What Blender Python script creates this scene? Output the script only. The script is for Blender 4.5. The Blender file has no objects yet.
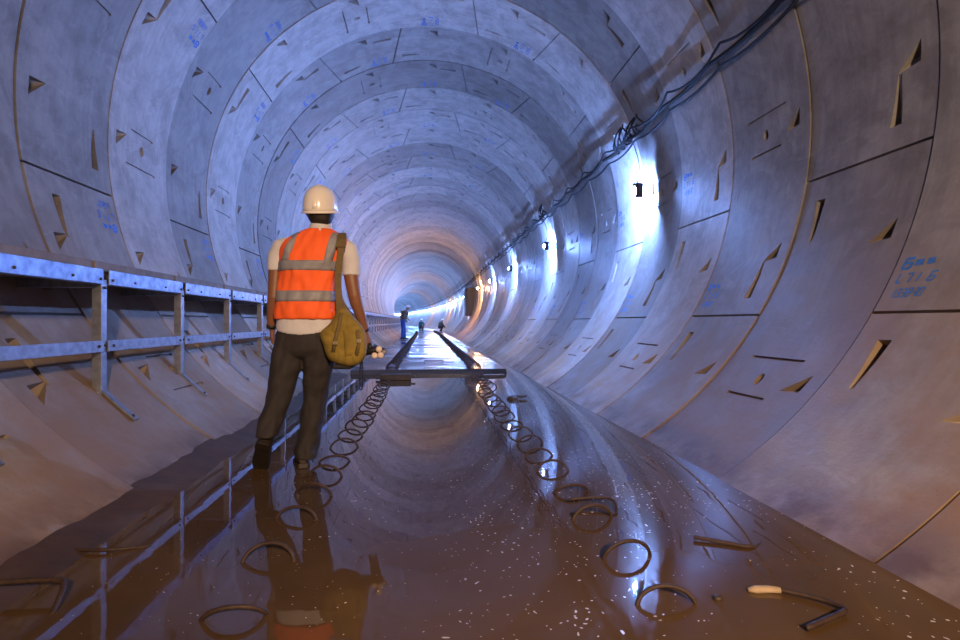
import bpy, bmesh, math, random
from mathutils import Vector, Matrix, noise
PI = math.pi
rnd = random.Random(7)
S = bpy.context.scene
COL = S.collection

# ------------------------------------------------------------------ place
RAD = 2.9                    # inner radius of the tunnel lining
RL = 1.06                    # ring length
Y0 = 2.857                   # where ring 0 starts
CURVE_AT, CURVE_R = 30.0, 620.0
WATER = -2.470               # water level (tunnel axis is z = 0)
SLAB = -2.395                # screed slab beyond the water
SLAB_Y = 9.1

def W(x, s, z):
    """tunnel coordinates -> world: the tunnel bends left after CURVE_AT"""
    if s <= CURVE_AT: return Vector((x, s, z))
    a = (s - CURVE_AT) / CURVE_R
    return Vector((-CURVE_R*(1-math.cos(a)) + x*math.cos(a), CURVE_AT + CURVE_R*math.sin(a) + x*math.sin(a), z))
def heading(s): return 0 if s <= CURVE_AT else (s-CURVE_AT)/CURVE_R
def cyl(th, s, r=RAD):
    t = math.radians(th); return W(r*math.sin(t), s, r*math.cos(t))

# ------------------------------------------------------------------ materials
def newmat(name):
    m = bpy.data.materials.new(name); m.use_nodes = True
    nt = m.node_tree; b = nt.nodes['Principled BSDF']
    return m, nt, b
def N(nt, t, **k):
    n = nt.nodes.new(t)
    for a, v in k.items():
        if a in n.inputs: n.inputs[a].default_value = v
        else: setattr(n, a, v)
    return n
def coord(nt, kind='Object', scale=(1,1,1)):
    tc = N(nt, 'ShaderNodeTexCoord'); mp = N(nt, 'ShaderNodeMapping'); mp.inputs['Scale'].default_value = scale
    nt.links.new(tc.outputs[kind], mp.inputs['Vector']); return mp.outputs['Vector']
def nz(nt, vec, sc, det=4, rough=.55, dist=0):
    n = N(nt, 'ShaderNodeTexNoise'); n.inputs['Scale'].default_value = sc; n.inputs['Detail'].default_value = det
    n.inputs['Roughness'].default_value = rough; n.inputs['Distortion'].default_value = dist
    nt.links.new(vec, n.inputs['Vector']); return n.outputs['Fac']
def ramp(nt, fac, stops):
    r = N(nt, 'ShaderNodeValToRGB'); e = r.color_ramp.elements
    while len(e) < len(stops): e.new(.5)
    for el, (p, c) in zip(e, stops):
        el.position = p; el.color = (c[0], c[1], c[2], 1) if hasattr(c, '__len__') else (c, c, c, 1)
    nt.links.new(fac, r.inputs['Fac']); return r.outputs['Color']
def mix(nt, fac, a, b, mode='MIX'):
    m = N(nt, 'ShaderNodeMix'); m.data_type = 'RGBA'; m.blend_type = mode
    for sock, v in ((m.inputs['Factor'], fac), (m.inputs['A'], a), (m.inputs['B'], b)):
        if hasattr(v, 'links') or hasattr(v, 'is_linked'): nt.links.new(v, sock)
        elif hasattr(v, '__len__'): sock.default_value = (v[0], v[1], v[2], 1)
        else:
            sock.default_value = v if sock.type == 'VALUE' else (v, v, v, 1)
    # Mix node has several sockets named A/B: pick the colour ones explicitly
    return m
def mixc(nt, fac, a, b, mode='MIX'):
    m = N(nt, 'ShaderNodeMix'); m.data_type = 'RGBA'; m.blend_type = mode
    ins = [m.inputs[0], m.inputs[6], m.inputs[7]]
    for sock, v in zip(ins, (fac, a, b)):
        if isinstance(v, bpy.types.NodeSocket): nt.links.new(v, sock)
        elif hasattr(v, '__len__'): sock.default_value = (v[0], v[1], v[2], 1)
        else: sock.default_value = v if sock.type == 'VALUE' else (v, v, v, 1)
    return m.outputs[2]
def bump(nt, b, h, strength=.3, dist=.01):
    n = N(nt, 'ShaderNodeBump'); n.inputs['Strength'].default_value = strength; n.inputs['Distance'].default_value = dist
    nt.links.new(h, n.inputs['Height']); nt.links.new(n.outputs['Normal'], b.inputs['Normal'])
def plain(name, col, rough=.6, metal=0, var=.18, sc=12, bmp=.0):
    m, nt, b = newmat(name); v = coord(nt)
    f = nz(nt, v, sc, 4)
    c = ramp(nt, f, [(.3, [x*(1-var) for x in col]), (.7, [min(1, x*(1+var)) for x in col])])
    nt.links.new(c, b.inputs['Base Color']); b.inputs['Roughness'].default_value = rough; b.inputs['Metallic'].default_value = metal
    if bmp: bump(nt, b, nz(nt, v, sc*4, 3), bmp, .004)
    return m
def emis(name, col, st):
    m, nt, b = newmat(name); b.inputs['Base Color'].default_value = (*col, 1)
    b.inputs['Emission Color'].default_value = (*col, 1); b.inputs['Emission Strength'].default_value = st
    return m

def concrete():
    m, nt, b = newmat('precast_concrete')
    v = coord(nt)
    big = nz(nt, v, .9, 5, .6, .3); med = nz(nt, v, 5, 5, .65); fine = nz(nt, v, 45, 3, .6)
    # form-work streaks that run round the ring
    sv = coord(nt, 'Object', (1.0, 14.0, 1.0)); streak = nz(nt, sv, 1.6, 4, .6, .2)
    c = ramp(nt, big, [(.28, (.24, .225, .21)), (.5, (.42, .405, .385)), (.72, (.54, .52, .495))])
    c = mixc(nt, .55, c, ramp(nt, med, [(.32, (.25, .23, .21)), (.58, (.50, .49, .465))]))
    c = mixc(nt, .42, c, ramp(nt, streak, [(.3, (.62, .60, .58)), (.62, (1, 1, 1))]), 'MULTIPLY')
    # damp patches
    c = mixc(nt, ramp(nt, nz(nt, v, 2.3, 6, .68, .8), [(.50, 0), (.60, .42)]), c, (.21, .19, .17))
    c = mixc(nt, ramp(nt, nz(nt, coord(nt, 'Object', (1.3, .8, 1.1)), 1.9, 6, .7, 1.2), [(.56, 0), (.64, .3)]), c, (.60, .57, .53))
    # brown low on the walls: mud stains plus warm light painted into the colour
    tc = N(nt, 'ShaderNodeTexCoord'); sp = N(nt, 'ShaderNodeSeparateXYZ'); nt.links.new(tc.outputs['Object'], sp.inputs[0])
    mr = N(nt, 'ShaderNodeMapRange'); mr.inputs['From Min'].default_value = -.4; mr.inputs['From Max'].default_value = -2.1
    nt.links.new(sp.outputs['Z'], mr.inputs['Value'])
    mu = N(nt, 'ShaderNodeMath', operation='MULTIPLY'); nt.links.new(mr.outputs[0], mu.inputs[0])
    nt.links.new(ramp(nt, nz(nt, v, 1.4, 6, .7), [(.36, .25), (.60, 1.0)]), mu.inputs[1])
    c = mixc(nt, mu.outputs[0], c, (.36, .23, .125))
    # splashed wet band just above the water
    mw = N(nt, 'ShaderNodeMapRange'); mw.inputs['From Min'].default_value = -2.30; mw.inputs['From Max'].default_value = -2.42
    nt.links.new(sp.outputs['Z'], mw.inputs['Value'])
    ww = N(nt, 'ShaderNodeMath', operation='MULTIPLY'); nt.links.new(mw.outputs[0], ww.inputs[0])
    nt.links.new(ramp(nt, nz(nt, v, 3.3, 5, .65), [(.38, .25), (.6, 1)]), ww.inputs[1])
    c = mixc(nt, ww.outputs[0], c, (.16, .10, .06))
    at = N(nt, 'ShaderNodeAttribute'); at.attribute_name = 'tone'
    c = mixc(nt, 1.0, c, at.outputs['Color'], 'MULTIPLY')
    c = mixc(nt, ramp(nt, nz(nt, v, 90, 2, .5), [(.26, .6), (.31, 0)]), c, (.12, .11, .10))
    nt.links.new(c, b.inputs['Base Color'])
    r = ramp(nt, med, [(.3, .42), (.7, .62)]); nt.links.new(r, b.inputs['Roughness'])
    b.inputs['Specular IOR Level'].default_value = .45
    h = N(nt, 'ShaderNodeMath', operation='ADD'); nt.links.new(fine, h.inputs[0]); nt.links.new(med, h.inputs[1])
    bump(nt, b, h.outputs[0], .22, .006)
    return m
CONC = concrete()
def water():
    m, nt, b = newmat('muddy_water')
    v = coord(nt)
    c = ramp(nt, nz(nt, v, .9, 4, .6, .5), [(.3, (.060, .034, .015)), (.7, (.11, .064, .029))])
    # bubbles and flecks that drift on the surface, thicker on the right
    vor = N(nt, 'ShaderNodeTexVoronoi'); vor.feature = 'F1'; vor.inputs['Scale'].default_value = 42
    ns = N(nt, 'ShaderNodeTexNoise'); ns.inputs['Scale'].default_value = 9
    nt.links.new(v, ns.inputs['Vector'])
    mv = N(nt, 'ShaderNodeVectorMath', operation='ADD'); nt.links.new(v, mv.inputs[0])
    sc = N(nt, 'ShaderNodeVectorMath', operation='SCALE'); sc.inputs['Scale'].default_value = .12; nt.links.new(ns.outputs['Color'], sc.inputs[0])
    nt.links.new(sc.outputs[0], mv.inputs[1]); nt.links.new(mv.outputs[0], vor.inputs['Vector'])
    sep = N(nt, 'ShaderNodeSeparateColor'); nt.links.new(vor.outputs['Color'], sep.inputs[0])
    size = N(nt, 'ShaderNodeMapRange'); size.inputs['From Min'].default_value = .25; size.inputs['From Max'].default_value = 1
    size.inputs['To Min'].default_value = 0; size.inputs['To Max'].default_value = .27; nt.links.new(sep.outputs[0], size.inputs['Value'])
    sp = N(nt, 'ShaderNodeSeparateXYZ'); nt.links.new(v, sp.inputs[0])
    side = N(nt, 'ShaderNodeMapRange'); side.inputs['From Min'].default_value = -1.4; side.inputs['From Max'].default_value = .6
    side.inputs['To Min'].default_value = .35; side.inputs['To Max'].default_value = 1; nt.links.new(sp.outputs['X'], side.inputs['Value'])
    s2 = N(nt, 'ShaderNodeMath', operation='MULTIPLY'); nt.links.new(size.outputs[0], s2.inputs[0]); nt.links.new(side.outputs[0], s2.inputs[1])
    patch = ramp(nt, nz(nt, v, 1.7, 3, .6), [(.40, .25), (.56, 1.0)])
    s3 = N(nt, 'ShaderNodeMath', operation='MULTIPLY'); nt.links.new(s2.outputs[0], s3.inputs[0]); nt.links.new(patch, s3.inputs[1])
    lt = N(nt, 'ShaderNodeMath', operation='LESS_THAN'); nt.links.new(vor.outputs['Distance'], lt.inputs[0]); nt.links.new(s3.outputs[0], lt.inputs[1])
    c = mixc(nt, lt.outputs[0], c, (.62, .58, .54))
    nt.links.new(c, b.inputs['Base Color'])
    b.inputs['IOR'].default_value = 1.42
    rr = N(nt, 'ShaderNodeMath', operation='MULTIPLY_ADD'); nt.links.new(lt.outputs[0], rr.inputs[0]); rr.inputs[1].default_value = .25
    nt.links.new(ramp(nt, nz(nt, v, .8, 3), [(.35, .012), (.7, .03)]), rr.inputs[2]); nt.links.new(rr.outputs[0], b.inputs['Roughness'])
    v2 = coord(nt, 'Object', (1, .6, 1))
    hh = N(nt, 'ShaderNodeMath', operation='MULTIPLY_ADD'); nt.links.new(lt.outputs[0], hh.inputs[0]); hh.inputs[1].default_value = .4
    nt.links.new(nz(nt, v2, 3.2, 3, .5, .4), hh.inputs[2])
    bump(nt, b, hh.outputs[0], .055, .02)
    return m
WATERM = water()
def screed():
    m, nt, b = newmat('wet_screed')
    v = coord(nt, 'Object', (.16, 1.0, 1)); f = nz(nt, v, 1.0, 4, .55, .3)
    c = ramp(nt, f, [(.42, (.035, .036, .04)), (.56, (.085, .087, .092))])
    nt.links.new(c, b.inputs['Base Color'])
    nt.links.new(ramp(nt, f, [(.42, .10), (.56, .30)]), b.inputs['Roughness'])
    b.inputs['Specular IOR Level'].default_value = .16; bump(nt, b, nz(nt, coord(nt), 14, 4), .2, .01); return m
SCREED = screed()
MUD = plain('wet_mud', (.075, .043, .022), .6, 0, .35, 6, .5)
GALV = plain('galvanised_steel', (.30, .33, .40), .42, .7, .25, 22, .1)
GALV_E = plain('galvanised_edge_beam', (.22, .30, .46), .40, .5, .45, 16, .1)
DECK = plain('deck_concrete', (.24, .20, .165), .8, 0, .2, 9, .3)
BOLT = plain('dark_bolt', (.06, .06, .07), .5, .6)
RUST = plain('rusty_rebar', (.045, .025, .018), .6, .2, .4, 60, .4)
BLUEP = plain('blue_paint', (.05, .20, .62), .6, 0, .3, 30)
CABLE = plain('cable_sheath', (.007, .007, .009), .85)
GREYC = plain('grey_conduit', (.02, .022, .03), .8)
ORANGE = plain('orange_vest_fabric', (1.0, .14, .025), .75, 0, .06, 9, .3)
REFL = plain('reflective_tape', (.25, .25, .29), .55, .0, .08, 30)
SHIRT = plain('pale_shirt_cloth', (.60, .60, .66), .85, 0, .08, 12, .2)
SKIN = plain('brown_skin', (.22, .095, .05), .5, 0, .1, 20, .1)
HAIR = plain('black_hair', (.012, .009, .008), .6, 0, .3, 80, .5)
PANTS = plain('dark_trouser_cloth', (.024, .020, .022), .8, 0, .3, 9, .6)
SHOE = plain('dark_brown_leather', (.03, .016, .009), .7, 0, .3, 30, .2)
SOLE = plain('black_rubber', (.016, .012, .009), .6)
HELM = plain('white_helmet_plastic', (.84, .80, .76), .22, 0, .03, 6)
OLIVE = plain('olive_canvas', (.235, .165, .028), .85, 0, .2, 20, .35)
WEB = plain('khaki_webbing', (.15, .105, .045), .8, 0, .15, 60, .2)
BLACK = plain('black_strap', (.012, .012, .014), .5)
BUCK = plain('buckle_metal', (.5, .42, .3), .35, .8)
PALE = plain('pale_foam', (.75, .62, .55), .6)
NAVY = plain('blue_workwear', (.02, .07, .30), .8, 0, .15, 20)
TANV = plain('brown_jacket_cloth', (.10, .075, .06), .8, 0, .2, 20)
TIMB = plain('dark_wet_timber', (.045, .030, .022), .55, 0, .4, 14, .4)
DIRT = plain('dried_mud_crust', (.40, .30, .20), .8, 0, .2, 20, .3)
DARKS = plain('dark_steel_panel', (.012, .013, .02), .6, .2)
LED = emis('cool_lamp_glow', (.20, .365, 1.0), 14000)
LEDF = emis('distant_lamp_glow', (.22, .40, 1.0), 13500)
WARM = emis('warm_lamp_glow', (1.0, .52, .24), 15000)

# ------------------------------------------------------------------ helpers
class MB:
    def __init__(s): s.v = []; s.f = []
    def add(s, vs, fs):
        o = len(s.v); s.v += [Vector(p) for p in vs]; s.f += [tuple(i+o for i in f) for f in fs]; return s
    def box(s, c, d, M=None):
        x, y, z = [q/2 for q in d]; c = Vector(c)
        vs = [Vector(p) for p in ((-x,-y,-z),(x,-y,-z),(x,y,-z),(-x,y,-z),(-x,-y,z),(x,-y,z),(x,y,z),(-x,y,z))]
        vs = [(M @ p if M else p) + c for p in vs]
        return s.add(vs, [(0,3,2,1),(4,5,6,7),(0,1,5,4),(1,2,6,5),(2,3,7,6),(3,0,4,7)])
    def loft(s, rings, cap=True):
        n = len(rings[0]); vs = [p for r in rings for p in r]; fs = []
        for i in range(len(rings)-1):
            for j in range(n):
                k = (j+1) % n; fs.append((i*n+j, i*n+k, (i+1)*n+k, (i+1)*n+j))
        if cap: fs.append(tuple(range(n-1, -1, -1))); fs.append(tuple((len(rings)-1)*n+j for j in range(n)))
        return s.add(vs, fs)
    def tube(s, pts, r, n=10, cap=True, sq=(1, 1)):
        pts = [Vector(p) for p in pts]; rs = r if hasattr(r, '__len__') else [r]*len(pts); rings = []
        up = None
        for i, p in enumerate(pts):
            d = (pts[min(i+1, len(pts)-1)] - pts[max(i-1, 0)]).normalized()
            if up is None:
                up = Vector((0,0,1)) if abs(d.z) < .9 else Vector((0,1,0))
            a = d.cross(up); a.normalize(); b = a.cross(d).normalized(); up = b
            rings.append([p + a*math.cos(2*PI*j/n)*rs[i]*sq[0] + b*math.sin(2*PI*j/n)*rs[i]*sq[1] for j in range(n)])
        return s.loft(rings, cap)
    def ball(s, c, r, n=14, m=9):
        c = Vector(c); r = r if hasattr(r, '__len__') else (r, r, r)
        rings = []
        for i in range(1, m):
            a = PI*i/m; rings.append([c + Vector((r[0]*math.sin(a)*math.cos(2*PI*j/n), r[1]*math.sin(a)*math.sin(2*PI*j/n), -r[2]*math.cos(a))) for j in range(n)])
        return s.loft(rings)
    def obj(s, name, m, parent=None, smooth=False, origin=None, bev=0, seg=2, remesh=0, sub=0):
        me = bpy.data.meshes.new(name)
        if origin is not None:
            o_ = Vector(origin); vs = [p - o_ for p in s.v]
        else: vs = s.v
        me.from_pydata([tuple(p) for p in vs], [], s.f); me.materials.append(m)
        bm = bmesh.new(); bm.from_mesh(me); bmesh.ops.recalc_face_normals(bm, faces=bm.faces); bm.to_mesh(me); bm.free()
        if smooth:
            for p in me.polygons: p.use_smooth = True
        o = bpy.data.objects.new(name, me); COL.objects.link(o)
        if origin is not None: o.location = origin
        if parent: o.parent = parent
        if bev:
            md = o.modifiers.new('b', 'BEVEL'); md.width = bev; md.segments = seg; md.limit_method = 'ANGLE'
        if remesh:
            md = o.modifiers.new('r', 'REMESH'); md.mode = 'VOXEL'; md.voxel_size = remesh; md.use_smooth_shade = True
            sm = o.modifiers.new('s', 'SMOOTH'); sm.iterations = 3; sm.factor = .5
        if sub:
            md = o.modifiers.new('u', 'SUBSURF'); md.levels = sub; md.render_levels = sub
        return o
def tag(o, label, cat, group=None):
    o['label'] = label; o['category'] = cat
    if group: o['group'] = group
    return o
def thing(name, label, cat, loc=(0,0,0), rz=0, group=None):
    o = bpy.data.objects.new(name, None); COL.objects.link(o); o.location = loc; o.rotation_euler = (0,0,rz)
    o.empty_display_size = .1
    return tag(o, label, cat, group)
def struct(o): o['kind'] = 'structure'; return o
def kids(o): return [c for c in bpy.data.objects if c.parent is o]
def copy_tree(o, name=None, parent=None):
    c = o.copy(); COL.objects.link(c)
    if name: c.name = name
    c.parent = parent
    for ch in tree[o.name]: copy_tree(ch, None, c)
    return c
tree = {}
def freeze(o):
    ch = kids(o); tree[o.name] = ch
    for c in ch: freeze(c)
    return o
ORD = ['nearest','second','third','fourth','fifth','sixth','seventh','eighth','ninth','tenth','eleventh','twelfth','thirteenth','fourteenth','fifteenth','sixteenth','seventeenth','eighteenth','nineteenth','twentieth']

# ------------------------------------------------------------------ lining rings
def cutter_wedge(mb, th0, th1, u0, u1, th2, u2, depth, w2=0.0):
    """pocket whose deep end is the edge (th0..th1 at u0..u1) and which runs out to the surface at (th2,u2)"""
    def P(th, u, r):
        t = math.radians(th); return Vector((r*math.sin(t), u*RL, r*math.cos(t)))
    a, b = (th0, u0), (th1, u1)
    if w2 == 0:
        vs = [P(*a, RAD-.03), P(*b, RAD-.03), P(th2, u2, RAD-.03), P(*a, RAD+depth), P(*b, RAD+depth), P(th2, u2, RAD+.004)]
        mb.add(vs, [(0,1,2),(3,5,4),(0,3,4,1),(1,4,5,2),(2,5,3,0)])
    else:
        (dth, du) = w2
        c0, c1 = (th2-dth, u2-du), (th2+dth, u2+du)
        vs = [P(*a, RAD-.03), P(*b, RAD-.03), P(*c1, RAD-.03), P(*c0, RAD-.03), P(*a, RAD+depth), P(*b, RAD+depth), P(*c1, RAD+.006), P(*c0, RAD+.006)]
        mb.add(vs, [(0,1,2,3),(4,7,6,5),(0,4,5,1),(1,5,6,2),(2,6,7,3),(3,7,4,0)])
def cutter_bar(mb, th, u0, u1, w=.011, depth=.02):
    dth = math.degrees(w/RAD)
    vs = []
    for r in (RAD-.03, RAD+depth):
        for (t, u) in ((th-dth, u0), (th+dth, u0), (th+dth, u1), (th-dth, u1)):
            a = math.radians(t); vs.append(Vector((r*math.sin(a), u*RL, r*math.cos(a))))
    mb.add(vs, [(0,1,2,3),(4,7,6,5),(0,4,5,1),(1,5,6,2),(2,6,7,3),(3,7,4,0)])
def cutter_joint(mb, tha, thb, w=.0095, depth=.04):
    dth = math.degrees(w/RAD); vs = []
    for r in (RAD-.03, RAD+depth):
        for (t, u) in ((tha-dth, -.02), (tha+dth, -.02), (thb+dth, 1.02), (thb-dth, 1.02)):
            a = math.radians(t); vs.append(Vector((r*math.sin(a), u*RL, r*math.cos(a))))
    mb.add(vs, [(0,1,2,3),(4,7,6,5),(0,4,5,1),(1,5,6,2),(2,6,7,3),(3,7,4,0)])
def cutter_hole(mb, th, u, ru=.035, rt=.05, depth=.07, n=14):
    rings = []
    for r, k in ((RAD-.03, 1.0), (RAD, 1.0), (RAD+depth, .75)):
        ring = []
        for j in range(n):
            a = 2*PI*j/n; t = math.radians(th) + rt*k*math.sin(a)/RAD; y = u*RL + ru*k*math.cos(a)
            ring.append(Vector((r*math.sin(t), y, r*math.cos(t))))
        rings.append(ring)
    mb.loft(rings)
TH = 151
# radial joints (theta at near edge, theta at far edge); odd rings mirror the even ones
JE = [(99.8, 99.8), (36.0, 31.8), (9.6, 13.6), (-55.2, -55.2), (-122.0, -122.0)]
JO = [(-a, -b) for a, b in JE]
MID_E = [132.9, 67.0, -22.0, -88.6]
MID_O = [-m for m in MID_E]
def ring_proto(joints, mids):
    base = MB(); step = 1.0; n = int(2*TH/step); g = .007
    g = .014; prof = [(0.0, RAD+.055), (.0001, RAD+.050), (g/RL, RAD+.050), (g/RL+.0001, RAD), (1-.0001, RAD), (1.0, RAD+.035), (1.0, RAD+.28), (0.0, RAD+.28)]
    rings = []
    for i in range(n+1):
        t = math.radians(-TH + i*step)
        rings.append([Vector((r*math.sin(t), u*RL, r*math.cos(t))) for u, r in prof])
    base.loft(rings)
    cut = MB()
    for a, b in joints: cutter_joint(cut, a, b)
    cut2 = MB()
    r2 = random.Random(3)
    for k in range(-6, 7):
        th = 22.1*k
        if abs(th) > 140: continue
        if min(abs(th - (a+b)/2) for a, b in joints) < 4: th += 5
        cutter_wedge(cut2, th-1.45, th+1.25, .12, .125, th+1.5, .28, .14)
    cut3 = MB()
    for a, b in joints:
        if abs(a - b) > 1:
            p_, m_ = a + (b-a)*.8, a + (b-a)*.26
            cutter_wedge(cut3, p_+2.6, p_+2.6, .785, .845, p_+8.4, .81, .07, (.01, .012))
            cutter_wedge(cut3, m_-2.6, m_-2.6, .245, .305, m_-8.4, .27, .07, (.01, .012)); continue
        # the bolt pockets on either side of a radial joint
        cutter_wedge(cut3, a+3.6, a+3.6, .775, .86, a+10.2, .81, .085, (.01, .014))
        cutter_wedge(cut3, a-3.3, a-3.3, .235, .315, a-9.7, .262, .085, (.01, .014))
    for m in mids:
        cutter_hole(cut3, m, .53)
        cutter_bar(cut3, m-3.6, .27, .77); cutter_bar(cut3, m+3.0, .34, .72)
    objs = []
    for i, mb in enumerate((base, cut, cut2, cut3)): objs.append(mb.obj('ring_tmp', CONC))
    for c in objs[1:]:
        md = objs[0].modifiers.new('x', 'BOOLEAN'); md.operation = 'DIFFERENCE'; md.solver = 'EXACT'; md.object = c
    dg = bpy.context.evaluated_depsgraph_get(); dg.update()
    ev = objs[0].evaluated_get(dg); me = ev.to_mesh()
    V = [v.co.copy() for v in me.vertices]; F = []
    for p in me.polygons:
        if all(math.hypot(V[i].x, V[i].z) > RAD+.2 for i in p.vertices): continue
        F.append(tuple(p.vertices))
    ev.to_mesh_clear()
    for o in objs: bpy.data.objects.remove(o)
    return V, F
def ring_simple():
    V, F = [], []; step = 3.0; n = int(round(2*TH/step)); g = .018
    prof = [(0, RAD+.05), (g, RAD+.05), (g+.0005, RAD), (1, RAD), (1.0, RAD+.03)]
    for i in range(n+1):
        t = math.radians(-TH + i*2*TH/n)
        V += [Vector((r*math.sin(t), u*RL, r*math.cos(t))) for u, r in prof]
    m = len(prof)
    for i in range(n):
        for j in range(m-1): F.append((i*m+j, (i+1)*m+j, (i+1)*m+j+1, i*m+j+1))
    return V, F
PE, PO, PS = ring_proto(JE, MID_E), ring_proto(JO, MID_O), ring_simple()
TONE = {-3:.85,-2:.85,-1:.86,0:.80,1:.86,2:1.12,3:.84,4:1.2,5:.92,6:.78,7:1.03,8:1.12,9:1.02,10:.8,11:.88,12:1.08,13:1.0,14:1.12,15:.9,16:.8,17:1.0}
parts = {'wall_left': ([], [], []), 'wall_right': ([], [], []), 'ceiling': ([], [], [])}
def seg_of(th, joints):
    return sum(1 for a, b in joints if th > (a+b)/2)
NR = 175
roff = {}
for k in range(-9, NR):
    V, F = (PE if k % 2 == 0 else PO) if k <= 24 else PS
    J = JE if k % 2 == 0 else JO
    rr = random.Random(k*13+5); off = rr.uniform(-.009, .009); roff[k] = off
    segtone = [rr.uniform(.93, 1.07) for _ in range(8)]
    t0 = TONE.get(k, rr.uniform(.85, 1.12))**1.7
    P = []
    for p in V:
        r = math.hypot(p.x, p.z); q = (r+off)/r
        P.append(W(p.x*q, Y0 + k*RL + p.y, p.z*q))
    idx = {'wall_left': {}, 'wall_right': {}, 'ceiling': {}}
    for f in F:
        c = sum((V[i] for i in f), Vector())/len(f); th = math.degrees(math.atan2(c.x, c.z))
        reg = 'ceiling' if abs(th) < 56 else ('wall_right' if th > 0 else 'wall_left')
        vs, fs, ts = parts[reg]; d = idx[reg]; nf = []
        for i in f:
            if i not in d: d[i] = len(vs); vs.append(P[i])
            nf.append(d[i])
        fs.append(nf); ts.append(t0*segtone[seg_of(th, J)])
walls = {}
for name, (vs, fs, ts) in parts.items():
    me = bpy.data.meshes.new(name); me.from_pydata([tuple(v) for v in vs], [], fs); me.materials.append(CONC)
    at = me.attributes.new('tone', 'FLOAT_COLOR', 'FACE')
    at.data.foreach_set('color', [x for t in ts for x in (t, t, t*.995, 1)])
    o = bpy.data.objects.new(name, me); COL.objects.link(o); struct(o); walls[name] = o

# blue stencil marks painted on the segments (part of the wall that carries them)
def stencil(k, u, th, seed):
    r = random.Random(seed); mb = MB(); wdt = .0035
    RR = RAD - .0025 + roff[k]
    def P(uu, tt): return cyl(tt, Y0 + (k + uu)*RL, RR)
    def stroke(u0, t0, u1, t1, w):
        d = Vector(((u1-u0)*RL, math.radians(t1-t0)*RAD)); L = d.length or 1e-6; nrm = Vector((-d.y, d.x))/L*w
        du, dt = nrm.x/RL, math.degrees(nrm.y/RAD)
        mb.add([P(u0-du, t0-dt), P(u0+du, t0+dt), P(u1+du, t1+dt), P(u1-du, t1-dt)], [(0,1,2,3)])
    GL = {'0':'1011111','1':'0000011','3':'1110011','6':'1111101','8':'1111111','L':'0011100','7':'1000011','-':'0100000'}
    for line in range(3):
        tt = th + (line-1)*1.9; txt = ('8--', 'L71 6', '133830')[line]; cw = (.052, .036, .026)[line]; w = (.0085, .005, .004)[line]
        hh = (.62, .55, .5)[line]
        for i, ch in enumerate(txt):
            if ch == ' ': continue
            a = u + .085 - i*cw*1.25; b = a - cw*.85; sl = .006
            segs = [((a,tt-hh),(b,tt-hh)),((a,tt),(b,tt)),((a,tt+hh),(b,tt+hh)),((a,tt),(a,tt+hh)),((a,tt-hh),(a,tt)),((b,tt-hh),(b,tt)),((b,tt),(b,tt+hh))]
            for on, (p, q) in zip(GL[ch], segs):
                if on == '1' and r.random() < .93:
                    f = lambda g: (g[0] - sl*(tt-g[1])/hh + r.uniform(-.002,.002), g[1] + r.uniform(-.05,.05)); p, q = f(p), f(q)
                    stroke(p[0], p[1], q[0], q[1], w*(2.2 if ch == '-' else 1))
    reg = 'ceiling' if abs(th) < 56 else ('wall_right' if th > 0 else 'wall_left')
    o = mb.obj('stencil_mark', BLUEP, walls[reg]); o['label'] = 'blue painted lot marks on the concrete'
for k in range(-1, 14):
    for i, th in enumerate((117.6, -103.9, -44.5, -17.8) if k % 2 else (90.0, -60.0, -1.0, 27.5)):
        if k == 0 and i == 0: continue
        stencil(k, .86, th, k*10+i)

# ------------------------------------------------------------------ floor, water, mud
def strip(name, mat, xs, ys, zf, smooth=False):
    mb = MB(); n = len(xs)
    vs = [W(x, y, zf(x, y)) for y in ys for x in xs]; fs = []
    for i in range(len(ys)-1):
        for j in range(n-1): fs.append((i*n+j, i*n+j+1, (i+1)*n+j+1, (i+1)*n+j))
    mb.add(vs, fs); return mb.obj(name, mat, None, smooth)
def halfw(z): return math.sqrt(RAD*RAD - z*z)
hw = halfw(WATER) + .012
o = strip('water', WATERM, [-hw, 0, hw], [-3 + i for i in range(34)] + [33 + 3*i for i in range(45)], lambda x, y: WATER); o['kind'] = 'stuff'
mb = MB()
ys = [SLAB_Y + (i*3.0) for i in range(58)]
mb.loft([[W(-1.40, y, WATER-.1), W(1.29, y, WATER-.1), W(1.25, y, SLAB), W(-1.36, y, SLAB)] for y in ys])
struct(mb.obj('floor', SCREED))
# invert under the water
struct(strip('floor_invert', SCREED, [-hw, hw], [-3, SLAB_Y+.1], lambda x, y: WATER-.12))
# mud ledge along the left wall
mb = MB(); prev = None; vs = []; fs = []; ny = 150; nx = 7
for i in range(ny+1):
    y = -1 + i*(SLAB_Y+1)/ny
    w = .16 + .07*noise.noise(Vector((y*1.1, 3.1, 0))) + .03*noise.noise(Vector((y*5, 1.1, 0)))
    hgt = .055 + .03*noise.noise(Vector((y*1.7, 0, 7))) + .012*noise.noise(Vector((y*8, 0, 7)))
    for j in range(nx):
        t = j/(nx-1); z = WATER - .01 + (hgt+.01)*(1-t)**1.3
        xw = halfw(z) + .004
        vs.append(W(-xw + t*w, y, z))
for i in range(ny):
    for j in range(nx-1): fs.append((i*nx+j, i*nx+j+1, (i+1)*nx+j+1, (i+1)*nx+j))
mb.add(vs, fs); o = mb.obj('mud', MUD, None, True); o['kind'] = 'stuff'

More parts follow.
